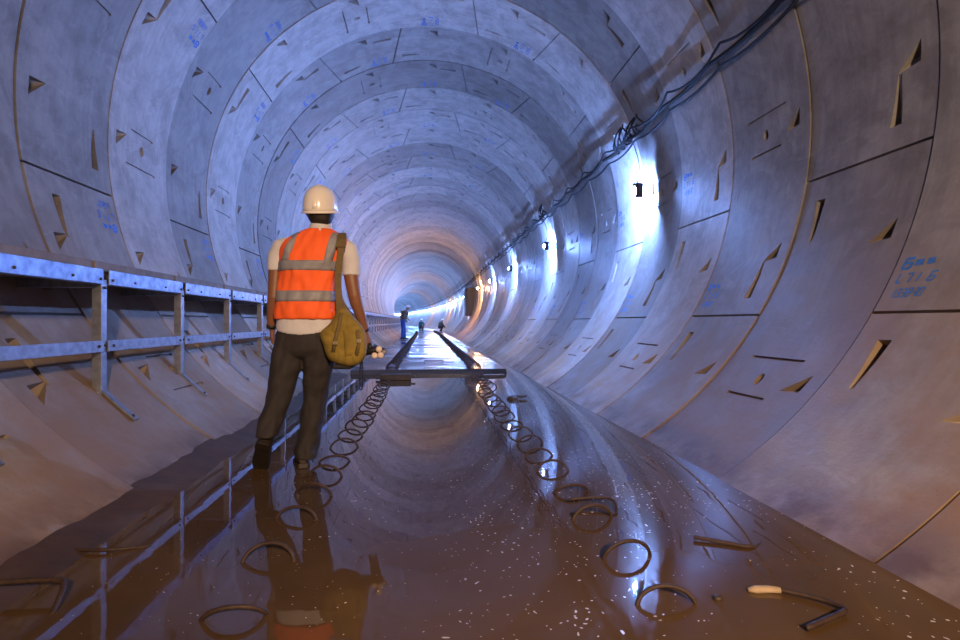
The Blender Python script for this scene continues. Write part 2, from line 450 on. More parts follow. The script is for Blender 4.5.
# ------------------------------------------------------------------ starter-bar hoops
def hoop_mesh(w, h, r, tilt, seed):
    rr = random.Random(seed); mb = MB(); pts = []
    for i in range(19):
        a = PI*i/18
        pts.append((w/2*math.cos(a), tilt*math.sin(a)*.04, -.03 + (h+.03)*math.sin(a)**.8 if 0 < i < 18 else -.06))
    mb.tube(pts, r, 8)
    return mb
hoops = []
for i in range(5):
    me_o = hoop_mesh(.195, (.045, .05, .06, .058, .065)[i], .0075, (-1, .6, 0, 1, -.4)[i], i).obj('rebar_hoop', RUST, None, True)
    hoops.append(me_o.data); bpy.data.objects.remove(me_o)
tall = hoop_mesh(.19, .10, .012, .4, 9).obj('rebar_hoop', RUST, None, True); tallm = tall.data; bpy.data.objects.remove(tall)
Lrow = [1.68, 2.03, 2.46, 2.80, 3.14, 3.46, 3.82, 4.20, 4.58, 4.86, 5.14, 5.48, 5.80]
Rrow = [1.60, 1.95, 2.34, 2.73, 3.09, 3.44, 3.81, 4.15, 4.52, 4.90, 5.22, 5.52, 5.90]
for side, row in ((-1, Lrow), (1, Rrow)):
    y = row[-1]
    ys = list(row)
    while y < 43:
        y += .31 if y < SLAB_Y else .27
        if SLAB_Y-.12 < y < SLAB_Y+.06: y += .2
        if side < 0 and 7.95 < y < 8.4: y = 8.45
        ys.append(y)
    for i, y in enumerate(ys):
        x = side*(.69 if side < 0 else .615) + rnd.uniform(-.012, .012)
        if y > 7: x = side*.70 + (.03 if side > 0 else 0)
        onslab = y > SLAB_Y
        o = bpy.data.objects.new('rebar_hoop', tallm if onslab else hoops[(i*3 + (side > 0)) % 5]); COL.objects.link(o)
        o.location = W(x, y, SLAB if onslab else WATER)
        o.rotation_euler = (0, rnd.uniform(-.05, .05), -heading(y)*0 + rnd.uniform(-.22, .22))
        sd = 'left' if side < 0 else 'right'
        if i < 20: tag(o, f'{ORD[i]} rusty steel hoop of the {sd} row, counted from the camera', 'rebar hoop', f'steel hoops in the {sd} row')
        elif not onslab: tag(o, f'small steel hoop in water in the far part of the {sd} row, near the slab', 'rebar hoop', f'{sd} row hoops just before the slab')
        else: tag(o, f'distant steel hoop of the {sd} row standing on the far floor slab', 'rebar hoop', f'{sd} row hoops on the far slab')
# loose bars lying in the water
def bar(name, pts, r, label, mat=RUST):
    mb = MB(); mb.tube(pts, r, 8); return tag(mb.obj(name, mat, None, True, origin=pts[0]), label, 'steel bar')
Z = WATER
def smooth_path(p, n=6):
    out = []; p = [Vector(q) for q in p]
    for i in range(len(p)-1):
        a = p[max(i-1,0)]; b = p[i]; c = p[i+1]; d = p[min(i+2, len(p)-1)]
        for k in range(n):
            t = k/n; out.append(.5*((2*b) + (-a+c)*t + (2*a-5*b+4*c-d)*t*t + (-a+3*b-3*c+d)*t**3))
    out.append(p[-1]); return out
bar('bent_rebar', smooth_path([(.56,2.50,Z+.035),(.72,2.50,Z+.04),(.765,2.45,Z+.03),(.74,2.37,Z-.02)]), .007, 'thin bent steel bar beside the third hoop of the right row')
bar('bent_rebar', smooth_path([(.955,2.07,Z+.012),(1.06,2.01,Z+.008),(1.125,1.975,Z+.006),(1.17,1.99,Z-.002),(1.26,2.07,Z-.012)]), .0085, 'dark hooked steel bar lying in shallow water near the right wall')
bb = thing('bent_rebar', 'black bent steel bar with one mud-crusted end, bottom right of the water', 'steel bar', (1.03, 1.62, Z))
MB().tube([Vector(p)-Vector((1.03,1.62,Z)) for p in smooth_path([(1.02,1.64,Z+.01),(1.10,1.575,Z+.012),(1.135,1.52,Z+.014),(1.125,1.49,Z+.014),(1.04,1.455,Z+.012),(.955,1.425,Z+.01)])], .0085, 8).obj('bar', RUST, bb, True)
MB().tube([Vector(p)-Vector((1.03,1.62,Z)) for p in ((.925,1.655,Z+.006),(.95,1.652,Z+.008),(.99,1.65,Z+.008),(1.025,1.635,Z+.01))], [.008,.015,.014,.011], 8, sq=(1,.8)).obj('mud_crust', DIRT, bb, True)
bar('bent_rebar', smooth_path([(-1.52,1.86,Z+.05),(-1.32,1.86,Z+.05),(-1.27,1.83,Z+.04),(-1.25,1.74,Z-.01)]), .010, 'dark bent steel bar poking out of the water at bottom left')
bar('bent_rebar', smooth_path([(-1.46,2.2,Z+.01),(-1.33,2.18,Z+.012),(-1.20,2.24,Z-.004)]), .007, 'thin half-sunk steel bar by the mud at the left edge')
tb = MB(); tb.box((0,0,.045), (.46,.14,.09)); tb.box((-.25,.02,.03), (.10,.05,.03)); tb.box((.26,-.01,.06), (.07,.05,.03))
tag(tb.obj('timber_block', TIMB, None, bev=.008), 'dark wet timber block lying across the left row of hoops', 'timber').location = (-.57, 8.18, Z)
tb = MB(); tb.box((0,0,.02), (.42,.10,.03), Matrix.Rotation(.1, 3, 'Z'))
tag(tb.obj('timber_plank', TIMB, None, bev=.004), 'thin dark board floating beside the right row near the slab step', 'timber').location = (.93, 8.55, Z)
rk = MB(); rk.ball((0,0,.01), (.075,.06,.035), 10, 7); rk.ball((.10,.03,.03), (.08,.03,.018), 10, 6)
for p in rk.v: p += Vector((noise.noise(p*20), noise.noise(p*20+Vector((5,0,0))), noise.noise(p*20+Vector((0,7,0)))))*.012
tag(rk.obj('mud_lump', TIMB, None, True), 'dark lump of mud and debris in water right of the hoops', 'debris').location = (.86, 6.02, Z)
for x, y, w, lab in ((.03, 12.0, .36, 'low dark staple-shaped bar on the far floor slab'), (1.15, 1.85, 0, '')):
    if w: 
        mb = MB(); mb.tube([(-w/2,0,-.01),(-w/2,0,.06),(w/2,0,.06),(w/2,0,-.01)], .012, 8); tag(mb.obj('steel_staple', RUST, None), lab, 'steel bar').location = (x, 10.3, SLAB)
tag(MB().ball((0,0,.004), (.016,.014,.01), 8, 6).obj('pebble', TIMB, None, True), 'small dark pebble beside the nearest hoop of the right row', 'pebble').location = (.80, 1.62, Z)
# (faint long ruts under the water on the right)
# ------------------------------------------------------------------ walkway on the left wall
XW, POSTX = -2.10, -2.10
def build_bay():
    """one bay: y from 0 (bracket) to RL (next bracket)"""
    br = thing('walkway_bracket', 'x', 'bracket')
    MB().box((-.0, 0, .30), (.05, .055, .74)).box((.0, -.03, .30), (.055, .006, .74)).obj('post', GALV, br, bev=.002)
    MB().box((-.235, 0, .645), (.42, .05, .05)).obj('arm', GALV, br, bev=.003)
    mbp = MB(); 
    # foot strap that hugs the lining below the post
    ring = []
    for i in range(9):
        th = -133.2 - i*.75; t = math.radians(th); r = RAD-.006
        p = Vector((r*math.sin(t) + 2.10, 0, r*math.cos(t) + 2.0)); q = p + Vector((-math.sin(t), 0, -math.cos(t)))*.012
        ring.append([p+Vector((0,-.022,0)), p+Vector((0,.022,0)), q+Vector((0,.022,0)), q+Vector((0,-.022,0))])
    fo = mbp.loft(ring).obj('foot_strap', GALV, br)
    t = math.radians(-138.6); c = Vector((RAD*math.sin(t)+2.10, 0, RAD*math.cos(t)+2.0)) + Vector((-math.sin(t),0,-math.cos(t)))*.015
    MB().ball(c, .012, 8, 5).obj('bolt', BOLT, fo, True)
    t0 = math.radians(-133); MB().box((-.02, 0, -.045), (.10, .09, .02), Matrix.Rotation(-.75, 3, 'Y')).obj('foot_plate', GALV, br, bev=.003)
    for z in (.27, .62): MB().ball((.03, -.0, z), .011, 8, 5).obj('bolt', BOLT, br, True)
    dk = thing('walkway_deck', 'x', 'walkway deck')
    mb = MB(); mb.box((.035, RL/2, .685), (.008, RL-.062, .09)); mb.box((.012, RL/2, .727), (.05, RL-.062, .008)); mb.box((.012, RL/2, .643), (.05, RL-.062, .008))
    eb = mb.obj('edge_beam', GALV_E, dk, bev=.002)
    for f in (.06, .30, .70, .94): MB().ball((.041, f*RL, .67), .009, 8, 5).obj('bolt', BOLT, eb, True)
    mb = MB(); mb.box((-.246, RL/2, .702), (.462, RL-.004, .05)); mb.obj('deck_slab', DECK, dk, bev=.004)
    mb = MB(); mb.box((-.08, RL/2, .758), (.09, RL-.03, .06)); mb.obj('kerb', DECK, dk, bev=.004)
    ra = thing('walkway_rail', 'x', 'rail')
    mb = MB(); mb.box((.034, RL/2, .265), (.008, RL-.045, .068)); mb.box((.018, RL/2, .233), (.03, RL-.045, .006)); mb.obj('rail_bar', GALV, ra, bev=.0015)
    for f in (.07, .93): MB().ball((.039, f*RL, .265), .010, 8, 5).obj('bolt', BOLT, ra, True)
    return br, dk, ra
bay = build_bay()
for b in bay: freeze(b)
POST0 = 3.48
used = [False]*3
order = [i for i in range(-3, 52)]
vis = {0: 0}
for i in order:
    y = POST0 + i*RL
    for q, b in enumerate(bay):
        if not used[q]: o = b; used[q] = True
        else: o = copy_tree(b)
        o.location = W(POSTX, y, -2.0); o.rotation_euler = (0, 0, heading(y + RL/2))
        a = math.atan2(-(W(POSTX, y+RL, 0).x - W(POSTX, y, 0).x), (W(POSTX, y+RL, 0).y - W(POSTX, y, 0).y)); o.rotation_euler.z = a
        nm = ('galvanised post bracket under the left walkway', 'left walkway deck bay with galvanised edge beam', 'galvanised middle rail of the left walkway')[q]
        g = ('walkway brackets', 'walkway deck bays', 'walkway middle rails')[q]
        # brackets: first seen is i=0; decks and rails: first seen i=-1
        n = i if q == 0 else i + 1
        if 0 <= n < 9: tag(o, f'{ORD[n]} {nm}, counted from the camera', ('bracket','walkway deck','rail')[q], g)
        elif n < 0: tag(o, f'{nm}, beside or behind the camera', ('bracket','walkway deck','rail')[q], g + ' beside the camera')
        else: tag(o, f'distant {nm}, beyond the walking person', ('bracket','walkway deck','rail')[q], 'distant ' + g)

# ------------------------------------------------------------------ cables along the right wall
def cable_path(th, r, y0, y1, sag, ph=0.0, step=.12):
    pts = []; y = y0
    while y < y1:
        f = ((y - Y0)/RL + ph) % 1.0; s = sag*4*f*(1-f)*(1+.5*noise.noise(Vector((math.floor((y-Y0)/RL+ph)*3.3, th, 0))))
        wob = .6*noise.noise(Vector((y*.8, th, 2)))
        pts.append(cyl(th + s + wob*.5, y, r - .02*noise.noise(Vector((y*1.3, 4, th))))); y += step if y < 32 else .5
    return pts
MBc = MB(); MBc.tube(cable_path(70.6, RAD-.12, -4, 120, .8), .022, 8)
tag(MBc.obj('power_cable', CABLE, None, True), 'thick black power cable hung along the upper right wall', 'cable')
MBc = MB(); MBc.tube(cable_path(72.0, RAD-.06, -4, 120, 1.2, .1), .014, 8)
tag(MBc.obj('power_cable', GREYC, None, True), 'grey-blue cable slung just below the thick black one', 'cable')
MBc = MB(); MBc.tube(cable_path(69.2, RAD-.17, -4, 120, 2.2, .3), .013, 8)
tag(MBc.obj('power_cable', CABLE, None, True), 'thin loose black cable sagging around the cable hooks on the right wall', 'cable')
hk = MB(); 
hk.tube([(0,0,.02),(-.05,0,.0),(-.14,0,-.03),(-.19,0,.0),(-.20,0,.05)], .008, 6)
hko = hk.obj('cable_hook', GALV, None, True); hkm = hko.data; bpy.data.objects.remove(hko)
for k in range(-2, 48):
    y = Y0 + k*RL; o = bpy.data.objects.new('cable_hook', hkm); COL.objects.link(o)
    o.location = cyl(71, y, RAD); o.rotation_euler = (0, math.radians(10), heading(y))
    if 0 <= k < 8: tag(o, f'steel cable hook on the right wall, {ORD[k]} one counted from the camera', 'hook', 'cable hooks on the right wall')
    elif k < 0: tag(o, 'steel cable hook beyond the top right of the view', 'hook', 'cable hooks beside the camera')
    else: tag(o, 'distant steel cable hook along the right wall', 'hook', 'distant cable hooks')
# tangle of slack cable hanging at the first lamps
for n, yy in enumerate((6.55, 7.0, 12.1)):
    mb = MB(); pts = []
    for i in range(40):
        a = i*.42; pts.append(cyl(69.5 + 2.2*math.sin(a)*(1+.3*n), yy + .12*math.cos(a*.9) + i*.012, RAD-.13-.04*math.sin(i*.9)))
    mb.tube(pts, .011, 6); tag(mb.obj('cable_coil', CABLE, None, True), ('untidy loop of black cable above the nearest wall lamp', 'slack coil of black cable just beyond the nearest wall lamp hook', 'small coil of black cable above the second wall lamp')[n], 'cable coil')

# ------------------------------------------------------------------ lamps
def make_lamp(mat):
    t = thing('wall_lamp', 'x', 'lamp')
    MB().box((.212, 0, 0), (.02, .10, .14)).obj('back_plate', GREYC, t, bev=.003)
    MB().tube([(.21,0,.03),(.06,0,.07),(-.02,0,.055)], .01, 8).obj('arm', GREYC, t, True)
    MB().tube([(-.02,0,.075),(-.02,0,.03)], [.03,.034], 12).obj('lamp_holder', CABLE, t, True)
    MB().ball((-.02, 0, -.02), (.031,.031,.042), 10, 7).obj('bulb', mat, t, True)
    MB().box((.018, -.042, -.02), (.098, .004, .19)).obj('added_light_baffle', GREYC, t)  # plate added to keep lamp light off the near right wall
    MB().tube([(.0,0,.07),(.05,0,.2),(.02,0,.42),(-.05,0,.62)], .006, 6).obj('lead', CABLE, t, True)
    return freeze(t)
LC, LW, LF = make_lamp(LED), make_lamp(WARM), make_lamp(LEDF)
uc = uw = uf = False; i = 0
lk = [3.78, 8.9, 13.9, 19.0, 24.0, 29.0] + [34.0+4.6*j for j in range(29)]
for i, k in enumerate(lk):
    y = Y0 + k*RL; warm = i in (4, 9, 14)
    th = 83.5 if i else 84.0
    if warm: o = LW if not uw else copy_tree(LW); uw = True
    elif i < 6: o = LC if not uc else copy_tree(LC); uc = True
    else: o = LF if not uf else copy_tree(LF); uf = True
    p = cyl(th + 2.3, y, RAD-.225); o.location = p; o.rotation_euler = (0, math.radians(th-90)*-1*0, heading(y))
    if i < 12: tag(o, f'{ORD[i]} glowing {"warm orange" if warm else "blue-white"} lamp on the right wall, counted from the camera', 'lamp', 'tunnel wall lamps')
    else: tag(o, 'far glowing lamp in the string at the end of the tunnel', 'lamp', 'string of far lamps')

# dark cross-passage frame on the right wall
dp = thing('steel_bulkhead', 'dark steel cross-passage frame standing out from the right wall far ahead', 'bulkhead', (2.55, 33.5, -1.25))
MB().box((.1,0,.9), (.55,1.6,1.7)).obj('frame', DARKS, dp, bev=.03)
MB().box((-.19,0,.9), (.03,1.3,1.4)).obj('door_panel', BLACK, dp, bev=.01)
MB().box((0,-.2,-.15), (.2,.9,.28)).obj('sill', GALV, dp, bev=.01)

# ------------------------------------------------------------------ people
PXM = 1/164.5
D0 = 3.26
def L(x, y, d=0.0):   # sight-line coordinates measured on the figure -> metres at its own depth
    return Vector((((x-480)*(D0+d) + 177*D0)/535, d, (145*D0 - (y-321.6)*(D0+d))/535))
def ell(c, rx, ry, n=28, p=2.0, tilt=0.0, fold=0.0, seed=0.0):
    out = []
    for j in range(n):
        a = 2*PI*j/n; ca, sa = math.cos(a), math.sin(a)
        k = (abs(ca)**p + abs(sa)**p)**(-1/p)
        f = 1 + fold*noise.noise(Vector((ca*1.8+seed, sa*1.8, c.z*14)))
        out.append(c + Vector((rx*ca*k*f, ry*sa*k*f, tilt*ca)))
    return out
def interp(keys, t):
    for a, b in zip(keys, keys[1:]):
        if a[0] >= t >= b[0] or a[0] <= t <= b[0]:
            f = (t-a[0])/(b[0]-a[0]) if b[0] != a[0] else 0
            f2 = f
            return [u+(v-u)*f2 for u, v in zip(a[1:], b[1:])]
    return list(keys[-1][1:]) if abs(t-keys[-1][0]) < abs(t-keys[0][0]) else list(keys[0][1:])
def hand(mb, wrist, direction, palm_n, size=1.0, curl=.5, thumb_side=1):
    """palm + four unequal bent fingers + thumb; direction = where the fingers point, palm_n = palm normal"""
    d = Vector(direction).normalized(); n = Vector(palm_n); n = (n - d*n.dot(d)).normalized(); s = d.cross(n)*thumb_side
    w = Vector(wrist); q = size
    rings = []
    for t, hw_, th_ in ((-.01,.024,.019),(.02,.031,.017),(.05,.039,.016),(.085,.040,.013)):
        c = w + d*t*q
        rings.append([c + s*hw_*q*math.cos(2*PI*j/12) + n*th_*q*math.sin(2*PI*j/12) for j in range(12)])
    mb.loft(rings)
    for k, (off, ln) in enumerate(((.029,.066),(.010,.076),(-.010,.070),(-.028,.054))):
        p = w + d*.078*q + s*off*q; pts = [p - d*.015*q, p]; a = 0
        for j, fr in enumerate((.45,.32,.23)):
            a += curl*(.55+.25*j); dd = d*math.cos(a) + n*math.sin(a); p = p + dd*ln*fr*q; pts.append(p)
        mb.tube(pts, [.0095*q,.0092*q,.0085*q,.0078*q,.006*q], 8)
    p = w + d*.028*q + s*.026*q
    pts = [p - s*.012*q, p, p + (d*.6+s*.55+n*.35).normalized()*.032*q, p + (d*.6+s*.55+n*.35).normalized()*.032*q + (d*.85+s*.1+n*.5).normalized()*.03*q]
    mb.tube(pts, [.013*q,.0125*q,.0105*q,.008*q], 8)

def walking_person():
    yaw = .1015
    t = thing('person', 'person in orange vest and white helmet walking away with an olive shoulder bag', 'person', (-.868, 3.36, WATER), -yaw)
    t.scale = (1,1,1)
    # ---- body: one continuous surface
    b = MB()
    b.loft([ell(L(x,y,d), rx, ry, 20) for x,y,d,rx,ry in ((321,234,.0,.085,.075),(320.5,228,.0,.062,.062),(320.5,221,.005,.056,.058),(320.5,214,.015,.060,.07),(320.5,208,.02,.074,.092),(320.5,200,.02,.080,.100),(320.5,192,.02,.070,.09),(320.5,187,.02,.04,.05))])
    b.ball(L(320.5,209,.055), (.058,.06,.075), 14, 10)        # jaw / face
    b.tube([L(321.5,205,.10), L(322,209,.130), L(322,210,.125)], [.012,.016,.010], 8)   # nose
    for sx in (-1, 1): b.ball(L(320.5+sx*12.6,208,.01), (.012,.022,.032), 10, 7)     # ears
    b.ball(L(321,215,.108), (.022,.012,.006), 8, 6)
    b.loft([ell(L(x,y,0), rx, ry, 24) for x,y,rx,ry in ((308,333,.13,.09),(308,318,.145,.10),(309,290,.150,.10),(312,262,.165,.105),(315,246,.16,.1),(319,236,.10,.08),(320,231,.07,.065))])
    # left arm
    b.tube([L(284,247,0), L(277,256,0), L(275.5,275,-.01), L(273.5,298,-.03), L(273,303,-.02), L(271.5,318,.01), L(271.5,328,.03)], [.05,.052,.043,.037,.036,.031,.024], 14)
    hand(b, L(272,329,.035), (.03,.25,-1), (1,.1,.1), .93, .55, -1)
    # right arm
    b.tube([L(345,248,0), L(351,258,0), L(351.5,278,-.01), L(354.5,296,-.02), L(356,302,-.01), L(361,318,.03), L(365.5,331,.06)], [.05,.052,.045,.039,.037,.031,.023], 14)
    hand(b, L(366,333,.065), (.30,.15,-1), (-1,.25,-.1), .90, .9, 1)
    b.tube([L(294,352,0), L(290,368,.0), L(282,390,-.04), L(272,415,-.12), L(266,436,-.18)], [.045,.04,.036,.034,.03], 12)
    b.tube([L(322,352,0), L(319,370,0), L(314,400,.03), L(309,425,.02), L(306,446,.01)], [.045,.04,.036,.034,.03], 12)
    b.obj('body', SKIN, t, True, remesh=.006)
    # ---- hair
    h = MB(); h.loft([ell(L(320.5,y,d), rx, ry, 24) for y,d,rx,ry in ((224.5,-.035,.045,.03),(221,-.022,.066,.062),(216,-.008,.079,.086),(209,.0,.083,.096),(200,.0,.083,.09))])
    h.obj('hair', HAIR, t, True, remesh=.006)
    # ---- helmet
    hm = MB(); rings = []; HC = L(320.5, 211, .012); TL = .20
    def HP(x, y, z): return HC + Vector((x, y*math.cos(TL) - z*math.sin(TL), z*math.cos(TL) + y*math.sin(TL)))
    def HR(z, k, kx=1.0, n=40): return [HP(.104*k*kx*math.cos(2*PI*j/n), .130*k*math.sin(2*PI*j/n), z) for j in range(n)]
    for z, k in ((-.004,1.0),(.02,.995),(.045,.97),(.07,.925),(.095,.85),(.117,.74),(.134,.60),(.147,.42),(.154,.24),(.157,.08)): rings.append(HR(z, k))
    hm.loft(rings)
    rim = []
    for rr, dz in ((.100,-.010),(.112,-.013),(.113,-.007),(.102,.004)):
        rim.append([HP(rr*math.cos(a), (rr+.025)*math.sin(a) + .04*max(0, math.sin(a))**2, dz) for a in [2*PI*j/40 for j in range(40)]])
    hm.loft(rim, False)
    ho = hm.obj('helmet', HELM, t, True)
    rg = MB()
    rg.tube([HP(0, -.128*math.cos(a), .157*math.sin(a)) for a in [PI*.03 + PI*.94*j/24 for j in range(25)]], .009, 8, sq=(1.6,.6))
    rg.obj('ridge', HELM, ho, True)
    hb = MB(); hb.loft([[HP(.086*math.cos(2*PI*j/32), .104*math.sin(2*PI*j/32), z) for j in range(32)] for z in (-.006,-.026)]); hb.obj('harness_band', REFL, ho, True)
    # ---- shirt: trunk, collar, sleeves, hem tail
    s = MB(); rings = []
    for y, xl, xr, ry in ((334,279,334,.125),(330,277.5,337,.13),(318,278,336.5,.128),(300,282,334,.118),(280,283,336,.118),(262,283,341,.122),(250,284,347,.12),(243,286,346,.112),(237,294,343,.095),(232,306,335,.075)):
        c = L((xl+xr)/2, y); w = (xr-xl)/2*PXM; ring = ell(c, w, ry, 32, 2.4, fold=.09, seed=4)
        if y > 325:
            for p in ring: p.z += (.028*((p.x-c.x)/w)**2 if True else 0) - (.004)
        rings.append(ring)
    s.loft(rings)
    s.tube([L(290,243,0), L(281,247,0), L(276.5,256,0), L(275.5,271,-.005)], [.045,.058,.054,.050], 18)
    s.tube([L(342,243,0), L(348,249,0), L(351,260,0), L(351,276,-.01)], [.045,.058,.056,.054], 18)
    s.loft([ell(L(x,y,.0), r, r*1.02, 24) for x,y,r in ((320,234,.085),(320.5,229,.072),(320.8,223.5,.063))])
    s.obj('shirt', SHIRT, t, True, remesh=.0065)
    # ---- vest
    VK = [(319,276.5,337.5,.142),(312,277,337.5,.142),(300,279.5,336.5,.136),(285,281,335.5,.134),(272,281.5,338,.134),(262,282,341,.135),(254,282,345,.133),(247,283,349,.128),(241,286,349,.118),(236.5,293,344,.102),(232.5,302,338,.085),(230,308,333,.078)]
    def VS(y, a, off=0.0):
        xl, xr, ry = interp(VK, y); c = L((xl+xr)/2, y); w = (xr-xl)/2*PXM + off; ry = ry + off
        ca, sa = math.cos(a), math.sin(a); p = 2.6; k = (abs(ca)**p + abs(sa)**p)**(-1/p)
        f = .012*noise.noise(Vector((ca*2.5, sa*2.5, c.z*7))) + .012*noise.noise(Vector((ca*5+3, sa*5, c.z*9))) + .009*noise.noise(Vector((ca*9+c.z*9, sa*9, c.z*14)))
        return c + Vector(((w+f)*ca*k, (ry+f)*sa*k, .0))
    def patch(y0, y1, a0, a1, off, ny, na, thick=.003):
        m = MB(); outer = []; 
        for i in range(ny+1):
            y = y0+(y1-y0)*i/ny; outer.append([VS(y, a0(y)+(a1(y)-a0(y))*j/na, off) for j in range(na+1)])
        inner = [[VS(y0+(y1-y0)*i/ny, a0(y0+(y1-y0)*i/ny)+(a1(y0+(y1-y0)*i/ny)-a0(y0+(y1-y0)*i/ny))*j/na, off-thick) for j in range(na+1)] for i in range(ny+1)]
        n = na+1; vs = [p for r in outer for p in r] + [p for r in inner for p in r]; o = (ny+1)*n; fs = []
        for i in range(ny):
            for j in range(na):
                q = (i*n+j, i*n+j+1, (i+1)*n+j+1, (i+1)*n+j); fs.append(q); fs.append(tuple(o+x for x in reversed(q)))
        for i in range(ny): fs += [(i*n, (i+1)*n, o+(i+1)*n, o+i*n), (i*n+na, o+i*n+na, o+(i+1)*n+na, (i+1)*n+na)]
        for j in range(na): fs += [(j, o+j, o+j+1, j+1), (ny*n+j, ny*n+j+1, o+ny*n+j+1, o+ny*n+j)]
        m.add(vs, fs); return m
    vest = patch(319, 230, lambda y: -1.5*PI+.06, lambda y: .5*PI-.06, .004, 40, 72).obj('vest', ORANGE, t, True)
    for (ya, yb) in ((272,262.5),(302,291.5)):
        patch(ya, yb, lambda y: -1.5*PI+.07, lambda y: .5*PI-.07, .0075, 4, 72).obj('reflective_stripe', REFL, vest, True)
    # the two braces over the shoulders (on the back) : follow a constant-ish x
    def ax(y, x):
        xl, xr, ry = interp(VK, y); c = (xl+xr)/2; w = (xr-xl)/2; q = max(-.97, min(.97, (x-c)/w)); 
        lo, hi = -PI+.001, -.001
        for _ in range(30):
            m = (lo+hi)/2; ca, sa = math.cos(m), math.sin(m); k = (abs(ca)**2.6+abs(sa)**2.6)**(-1/2.6)
            if ca*k < q: lo = m
            else: hi = m
        return (lo+hi)/2
    lerp = lambda a, b, f: a+(b-a)*f
    patch(262.5, 231.5, lambda y: ax(y, lerp(288.5,298.5,(262.5-y)/31)), lambda y: ax(y, lerp(297,305,(262.5-y)/31)), .0075, 14, 5).obj('reflective_stripe', REFL, vest, True)
    patch(272, 234, lambda y: ax(y, lerp(326.5,335.5,(272-y)/38)), lambda y: ax(y, lerp(334.5,342.5,(272-y)/38)), .0075, 16, 5).obj('reflective_stripe', REFL, vest, True)
    # ---- trousers
    p = MB()
    def leg(keys):
        rings = []
        for y in [keys[0][0] + (keys[-1][0]-keys[0][0])*i/26 for i in range(27)]:
            xl, xr, d, ry = interp(keys, y); c = L((xl+xr)/2, y, d)
            f = .16 + (.12 if y > keys[-1][0]-22 else 0)
            rings.append(ell(c, (xr-xl)/2*PXM, ry, 26, 2.1, fold=f, seed=xl*.01))
        p.loft(rings)
    leg([(334,277,311,0,.118),(352,273.5,306,0,.11),(380,270,297,-.03,.092),(400,266.5,290,-.08,.080),(412,263.5,285,-.11,.074),(428,257.5,279,-.155,.070),(437,256,277,-.175,.068)])
    leg([(334,306,340,0,.118),(352,305,337,0,.11),(368,304.5,332.5,.01,.098),(400,303,326.5,.035,.082),(431,299.5,321,.03,.072),(450,294.5,317,.015,.070),(458,294,316.5,.012,.072)])
    p.loft([ell(L(308,y,0), w*PXM, ry, 28, 2.3) for y,w,ry in ((358,20,.07),(355,30,.10),(350,33.5,.118),(343,33,.124),(334,31,.122),(328,29.5,.118),(322,28,.11))])
    p.obj('trousers', PANTS, t, True, remesh=.0075)
    # ---- shoes
    def shoe(ankle, heel, toe, up, w=.043):
        a = Vector(ankle); heel = Vector(heel); toe = Vector(toe); d = (toe-heel); ln = d.length; d.normalize(); up = Vector(up); up = (up - d*up.dot(d)).normalized(); s_ = d.cross(up)
        m = MB(); rings = []; so = MB(); srings = []
        for f, hw_, ht in ((0,.022,.045),(.04,.034,.07),(.18,.037,.085),(.32,.038,.080),(.5,.043,.058),(.7,.048,.048),(.88,.042,.040),(.97,.028,.03),(1.0,.012,.02)):
            c = heel + d*ln*f
            rings.append([c + s_*hw_*math.cos(2*PI*j/16) + up*(ht*(.5+.5*math.sin(2*PI*j/16))**.9) for j in range(16)])
            srings.append([c + s_*(hw_+.004)*x + up*z for x, z in ((-1,.008),(-1,-.014 - (.008 if f < .3 else 0)),(1,-.014 - (.008 if f < .3 else 0)),(1,.008))])
        m.loft(rings); m.tube([heel + d*.055 + up*.05, a], [.040,.047], 16)
        ob = m.obj('shoe', SHOE, t, True, remesh=.006); so.loft(srings).obj('sole', SOLE, ob, bev=.003)
    shoe(L(266,434,-.17), L(263.5,441,-.205), L(260.5,470,-.03), (0,.9,.35))
    shoe(L(305,450,.015), L(303.5,465,-.05), L(299.5,463,.20), (0,0,1))
    # wristwatch
    w_ = MB(); w_.tube([L(271.4,324,.022), L(271.4,327.5,.03)], .030, 16); w_.obj('wristwatch', BLACK, t, True)
    w_ = MB(); w_.tube([L(364.2,329.2,.055), L(365.0,331,.06)], .0275, 16); w_.obj('bracelet', BLACK, t, True)
    return t
walking_person()
root_m = Matrix.Translation((-.868, 3.36, WATER)) @ Matrix.Rotation(-.1015, 4, 'Z')
ROOTL = (-.868, 3.36, WATER)
# ---- bag (its own thing, hangs from the right shoulder)
bg = thing('shoulder_bag', 'olive canvas shoulder bag hanging at the walking person\'s right hip', 'bag', ROOTL, -.1015)
out = [(320,333),(330,323),(338,309),(346,308),(355,318),(364,329),(366.5,342),(365,358),(353,366.5),(337,364),(328,359),(323,346)]
def dense(o, n=4):
    p = [Vector((x, y, 0)) for x, y in o]; r = []
    for i in range(len(p)):
        a, b, c, d = p[i-1], p[i], p[(i+1) % len(p)], p[(i+2) % len(p)]
        for k in range(n):
            t = k/n; r.append(.5*((2*b)+(-a+c)*t+(2*a-5*b+4*c-d)*t*t+(-a+3*b-3*c+d)*t**3))
    return r
cx_, cy_ = 344, 342; rings = []
dn = dense(out)
for dd, k in ((-.215,.55),(-.21,.80),(-.195,.92),(-.16,.99),(-.12,1.0),(-.07,1.0),(-.035,.96),(-.02,.85),(-.015,.5)):
    rings.append([L(cx_+(p.x-cx_)*k, cy_+(p.y-cy_)*k, dd + .035*noise.noise(Vector((p.x*.11, p.y*.11, dd*9)))) for p in dn])
MB().loft(rings).obj('bag_body', OLIVE, bg, True)
fl = []
for f in range(9):
    a = f/8; row = []
    for (x0, y0), (x1, y1) in (((327,331),(350,316)),):
        pass
